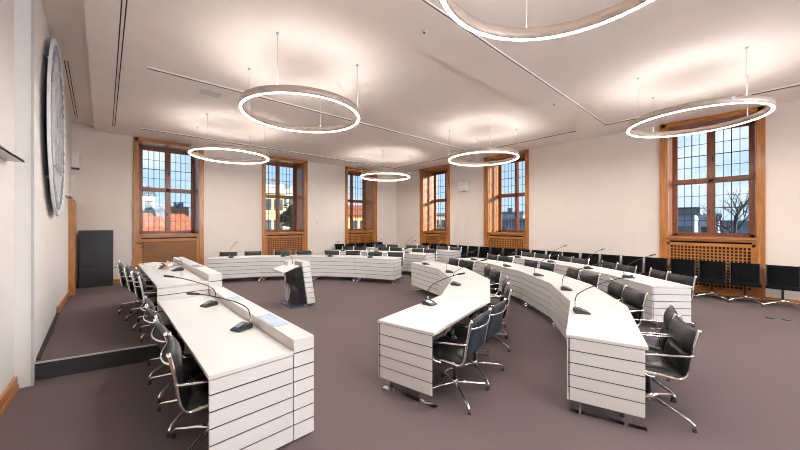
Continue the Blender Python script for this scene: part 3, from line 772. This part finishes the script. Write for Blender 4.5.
mb = MB(); prf = [(-.12, .022), (.10, .022), (sx_(.9) - .002, .86), (-.20, .80), (-.19, .66), (-.15, .64), (-.16, .46), (-.10, .42), (-.06, .30), (-.08, .12)]
mb.extr(prf, lambda u, v, a: (u, a, v), -.27, .24); mb.build('column', M['blackgloss'], lc)
mb = MB(); prf = [(-.15, .05), (-.09, .05), (-.13, .82), (-.20, .80)]
mb.extr(prf, lambda u, v, a: (u, a, v), .245, .275); mb.build('side_cheek', M['white'], lc)
mb = MB(); prf = [(-.45, .755), (-.09, .875), (-.095, .893), (-.455, .773)]
mb.extr(prf, lambda u, v, a: (u, a, v), -.33, .31); mb.build('reading_board', M['white'], lc, bevel=.003)
MB().bx(-.455, -.435, -.33, .31, .765, .80).build('paper_stop', M['white'], lc)
mb = MB(); mb.bx(-.19, -.03, .05, .28, .86, .955); mb.build('control_box', M['cream'], lc)
g_ = MB().tube(resample([(-.10, .0, .87), (-.11, -.01, .98), (-.14, -.02, 1.06), (-.19, -.02, 1.09)], 12), .005, 6).build('gooseneck', M['rubber'], lc)
MB().tube([(-.19, -.02, 1.09), (-.25, -.02, 1.10)], .010, 8).build('mic_head', M['rubber'], lc)
MB().tube([(.06, -.25, .012), (.06, -.25, .03)], .03, 12).build('caster', M['steel'], lc)

# ------------------------------------------------------------------ outside
GZ = -9.0
struct(MB().bx(-70, 190, -90, 190, GZ - 1, GZ).build('ground_outside', M['asphalt']), 'street level outside the windows', 'ground')
def building(label, cx, cy, rz, w, d, eave, ridge, fac, roof, nw=6, nf=4, gable=True):
    o = thing('town_house', label, 'building', (cx, cy, GZ), rz, None)
    e = eave - GZ; r = ridge - GZ
    MB().bx(-w / 2, w / 2, -d / 2, d / 2, 0, e).build('wall', M[fac], o)
    mb = MB()
    if gable: mb.extr([(-d / 2 - .5, e - .1), (d / 2 + .5, e - .1), (0, r)], lambda u, v, a: (a, u, v), -w / 2 - .3, w / 2 + .3)
    else: mb.bx(-w / 2 - .3, w / 2 + .3, -d / 2 - .3, d / 2 + .3, e, r)
    rf = mb.build('roof', M[roof], o)
    if gable:
        for k in (-.25, .2): MB().bx(w * k - .5, w * k + .5, -.6, .6, r - 1.6, r + .7).build('chimney', M['roofgrey'], rf)
    for f in range(nf):
        zz = e - 1.0 - 2.9 * f - 1.5
        if zz < 1: break
        for k in range(nw):
            xx = -w / 2 + w * (k + .5) / nw
            MB().bx(xx - .55, xx + .55, -d / 2 - .08, -d / 2 + .1, zz, zz + 1.6).build('window', M['fac_win'], o)
    return o
def dirY(ratio, y): return ratio * y
# beyond the far wall, left to right
building('cream gabled house far outside the left window', 1.6, 74, .15, 3.4, 9, 6.8, 8.8, 'fac_cream', 'roofgrey', 2, 3)
building('long red-roofed house outside the left window', 8.6, 62, .2, 8.5, 10, 1.2, 4.6, 'fac_white', 'roofred', 6, 2)
building('low red-roofed house in front, outside the left window', 4.6, 42, -.12, 6.4, 8, .4, 2.9, 'fac_white', 'roofred', 5, 2)
building('yellow gabled house outside the middle far window', 16.2, 49, -.3, 4.4, 8, 6.2, 8.0, 'fac_yellow', 'fac_cream', 3, 3)
building('pale tall house outside the middle far window', 23.0, 61, -.3, 5, 8, 7.5, 9.0, 'fac_cream', 'fac_cream', 3, 3)
building('yellow house with red roof outside the corner window', 38, 58, -.6, 17, 8, 3.4, 5.9, 'fac_yellow', 'roofred', 9, 3)
building('pale block outside the right wall corner window', 56, 47, -pi / 4, 13, 8, 3.6, 4.2, 'fac_cream', 'roofgrey', 8, 3, False)
building('slate-roofed house outside the right wall second window', 60, 35, -pi / 2 + .35, 8, 8, 2.2, 4.4, 'fac_blue', 'roofgrey', 6, 3)
building('low blue-grey house outside the right wall second window', 48, 23.5, -pi / 2 + .35, 6, 6, 1.6, 2.6, 'fac_blue', 'roofgrey', 5, 3, False)
building('flat-roofed blue grey block outside the wide right window', 34, 5.4, -pi / 2 + .05, 5.0, 6, 2.5, 3.0, 'fac_blue', 'roofgrey', 4, 3, False)
building('small white block behind the bare tree at right', 46, 2.9, -pi / 2, 1.4, 3, 2.4, 2.8, 'fac_white', 'fac_white', 1, 2, False)
building('long low block behind the bare tree at right', 62, -1.5, -pi / 2, 14, 8, 1.5, 2.2, 'fac_blue', 'roofgrey', 8, 2, False)
def tree(label, x, y, top, spread, seed, leafy):
    rnd = random.Random(seed); o = thing('street_tree', label, 'tree', (x, y, GZ))
    H = top - GZ; br = MB(); tips = []
    from mathutils import Vector as V
    MB().tube([(0, 0, 0), (.05, 0, H * .25), (0, .05, H * .5), (.05, 0, H * .84)], [.28, .22, .17, .09], 8).build('trunk', M['bark'], o)
    def grow(p, d, l, r, lev):
        q = p + d * l; m_ = p + d * (l * .5) + V((rnd.uniform(-1, 1), rnd.uniform(-1, 1), rnd.uniform(-.5, 1))) * l * .06
        br.tube([tuple(p), tuple(m_), tuple(q)], [r, r * .8, r * .6], 5); tips.append(q)
        if lev == 0: return
        for k in range(4 if lev > 1 else 3):
            nd = (d + V((rnd.uniform(-1, 1), rnd.uniform(-1, 1), rnd.uniform(-.35, .8))) * .75).normalized()
            grow(p + d * (l * rnd.uniform(.45, 1)), nd, l * rnd.uniform(.55, .75), r * .55, lev - 1)
    for k in range(6):
        an = 2 * pi * k / 6 + rnd.uniform(-.3, .3)
        grow(V((0, 0, H * rnd.uniform(.66, .84))), V((cos(an) * .6, sin(an) * .6, .8)).normalized(), spread * .5, .07, 3)
    br.build('branches', M['bark'], o)
    if leafy:
        lf = MB()
        for q in tips:
            for k in range(3):
                p = q + V((rnd.gauss(0, .4), rnd.gauss(0, .4), rnd.gauss(0, .4))); s_ = rnd.uniform(.2, .4)
                lf.add([tuple(p + V((-s_, 0, 0))), tuple(p + V((0, -s_, .1))), tuple(p + V((s_, 0, 0))), tuple(p + V((0, s_, -.1)))], [(0, 1, 2, 3)])
        lf.build('foliage', M['leafdark'], o)
building('tall plain wing added behind the viewer to block the sun', 4.5, -19, 0, 22, 8, 12, 15, 'fac_cream', 'roofred', 8, 5)  # added out of view, sized to keep sun off the rear windows
tree('bare dark tree outside the wide right window', 38.5, .9, 4.6, 3.4, 3, False)
tree('dark leafy tree outside the middle far window', 16.2, 38, 5.0, 2.0, 5, True)

# ------------------------------------------------------------------ world: sky with broken cloud
w = bpy.data.worlds.new('sky'); S.world = w; w.use_nodes = True; nt = w.node_tree; nt.nodes.clear()
out = nt.nodes.new('ShaderNodeOutputWorld'); bg = nt.nodes.new('ShaderNodeBackground'); bg.inputs['Strength'].default_value = .55
tc = nt.nodes.new('ShaderNodeTexCoord'); sep = nt.nodes.new('ShaderNodeSeparateXYZ'); nt.links.new(tc.outputs['Generated'], sep.inputs[0])
gr = nt.nodes.new('ShaderNodeValToRGB'); gr.color_ramp.elements[0].position = .0; gr.color_ramp.elements[0].color = (.60, .78, .96, 1)
gr.color_ramp.elements[1].position = .5; gr.color_ramp.elements[1].color = (.15, .42, .88, 1)
nt.links.new(sep.outputs['Z'], gr.inputs['Fac'])
mp = nt.nodes.new('ShaderNodeMapping'); mp.inputs['Scale'].default_value = (1, 1, 2.6); nt.links.new(tc.outputs['Generated'], mp.inputs['Vector'])
nz = nt.nodes.new('ShaderNodeTexNoise'); nz.inputs['Scale'].default_value = 3.4; nz.inputs['Detail'].default_value = 7; nt.links.new(mp.outputs[0], nz.inputs['Vector'])
cr = nt.nodes.new('ShaderNodeValToRGB'); cr.color_ramp.elements[0].position = .50; cr.color_ramp.elements[1].position = .74
nt.links.new(nz.outputs['Fac'], cr.inputs['Fac'])
mx = nt.nodes.new('ShaderNodeMixRGB'); mx.inputs['Color2'].default_value = (.93, .96, 1.0, 1)
nt.links.new(cr.outputs['Color'], mx.inputs['Fac']); nt.links.new(gr.outputs['Color'], mx.inputs['Color1'])
nt.links.new(mx.outputs[0], bg.inputs['Color']); nt.links.new(bg.outputs[0], out.inputs[0])
su = bpy.data.lights.new('sun', 'SUN'); su.energy = 6.5; su.angle = .03; su.color = (1, .93, .84)
so = bpy.data.objects.new('sun', su); COL.objects.link(so); from mathutils import Vector
so.rotation_euler = Vector((-.50, .85, -.17)).to_track_quat('-Z', 'Y').to_euler()

# ------------------------------------------------------------------ camera
cam = bpy.data.cameras.new('camera'); co = bpy.data.objects.new('camera', cam); COL.objects.link(co)
cam.sensor_width = 36; cam.lens = 311 / 800 * 36; cam.shift_y = -1 / 800; cam.clip_start = .05; cam.clip_end = 500
co.location = (0, 0, 1.77); co.rotation_euler = (pi / 2, 0, radians(-41.5))
S.camera = co
S.view_settings.view_transform = 'Standard'; S.view_settings.look = 'None'; S.view_settings.exposure = 1.15; S.view_settings.gamma = 1
S.view_settings.use_curve_mapping = False
S.cycles.use_denoising = True; S.cycles.filter_width = 1.05
S.cycles.max_bounces = 8; S.cycles.diffuse_bounces = 5; S.cycles.glossy_bounces = 4; S.cycles.transparent_max_bounces = 12
S.cycles.sample_clamp_indirect = 6; S.cycles.caustics_reflective = False; S.cycles.caustics_refractive = False
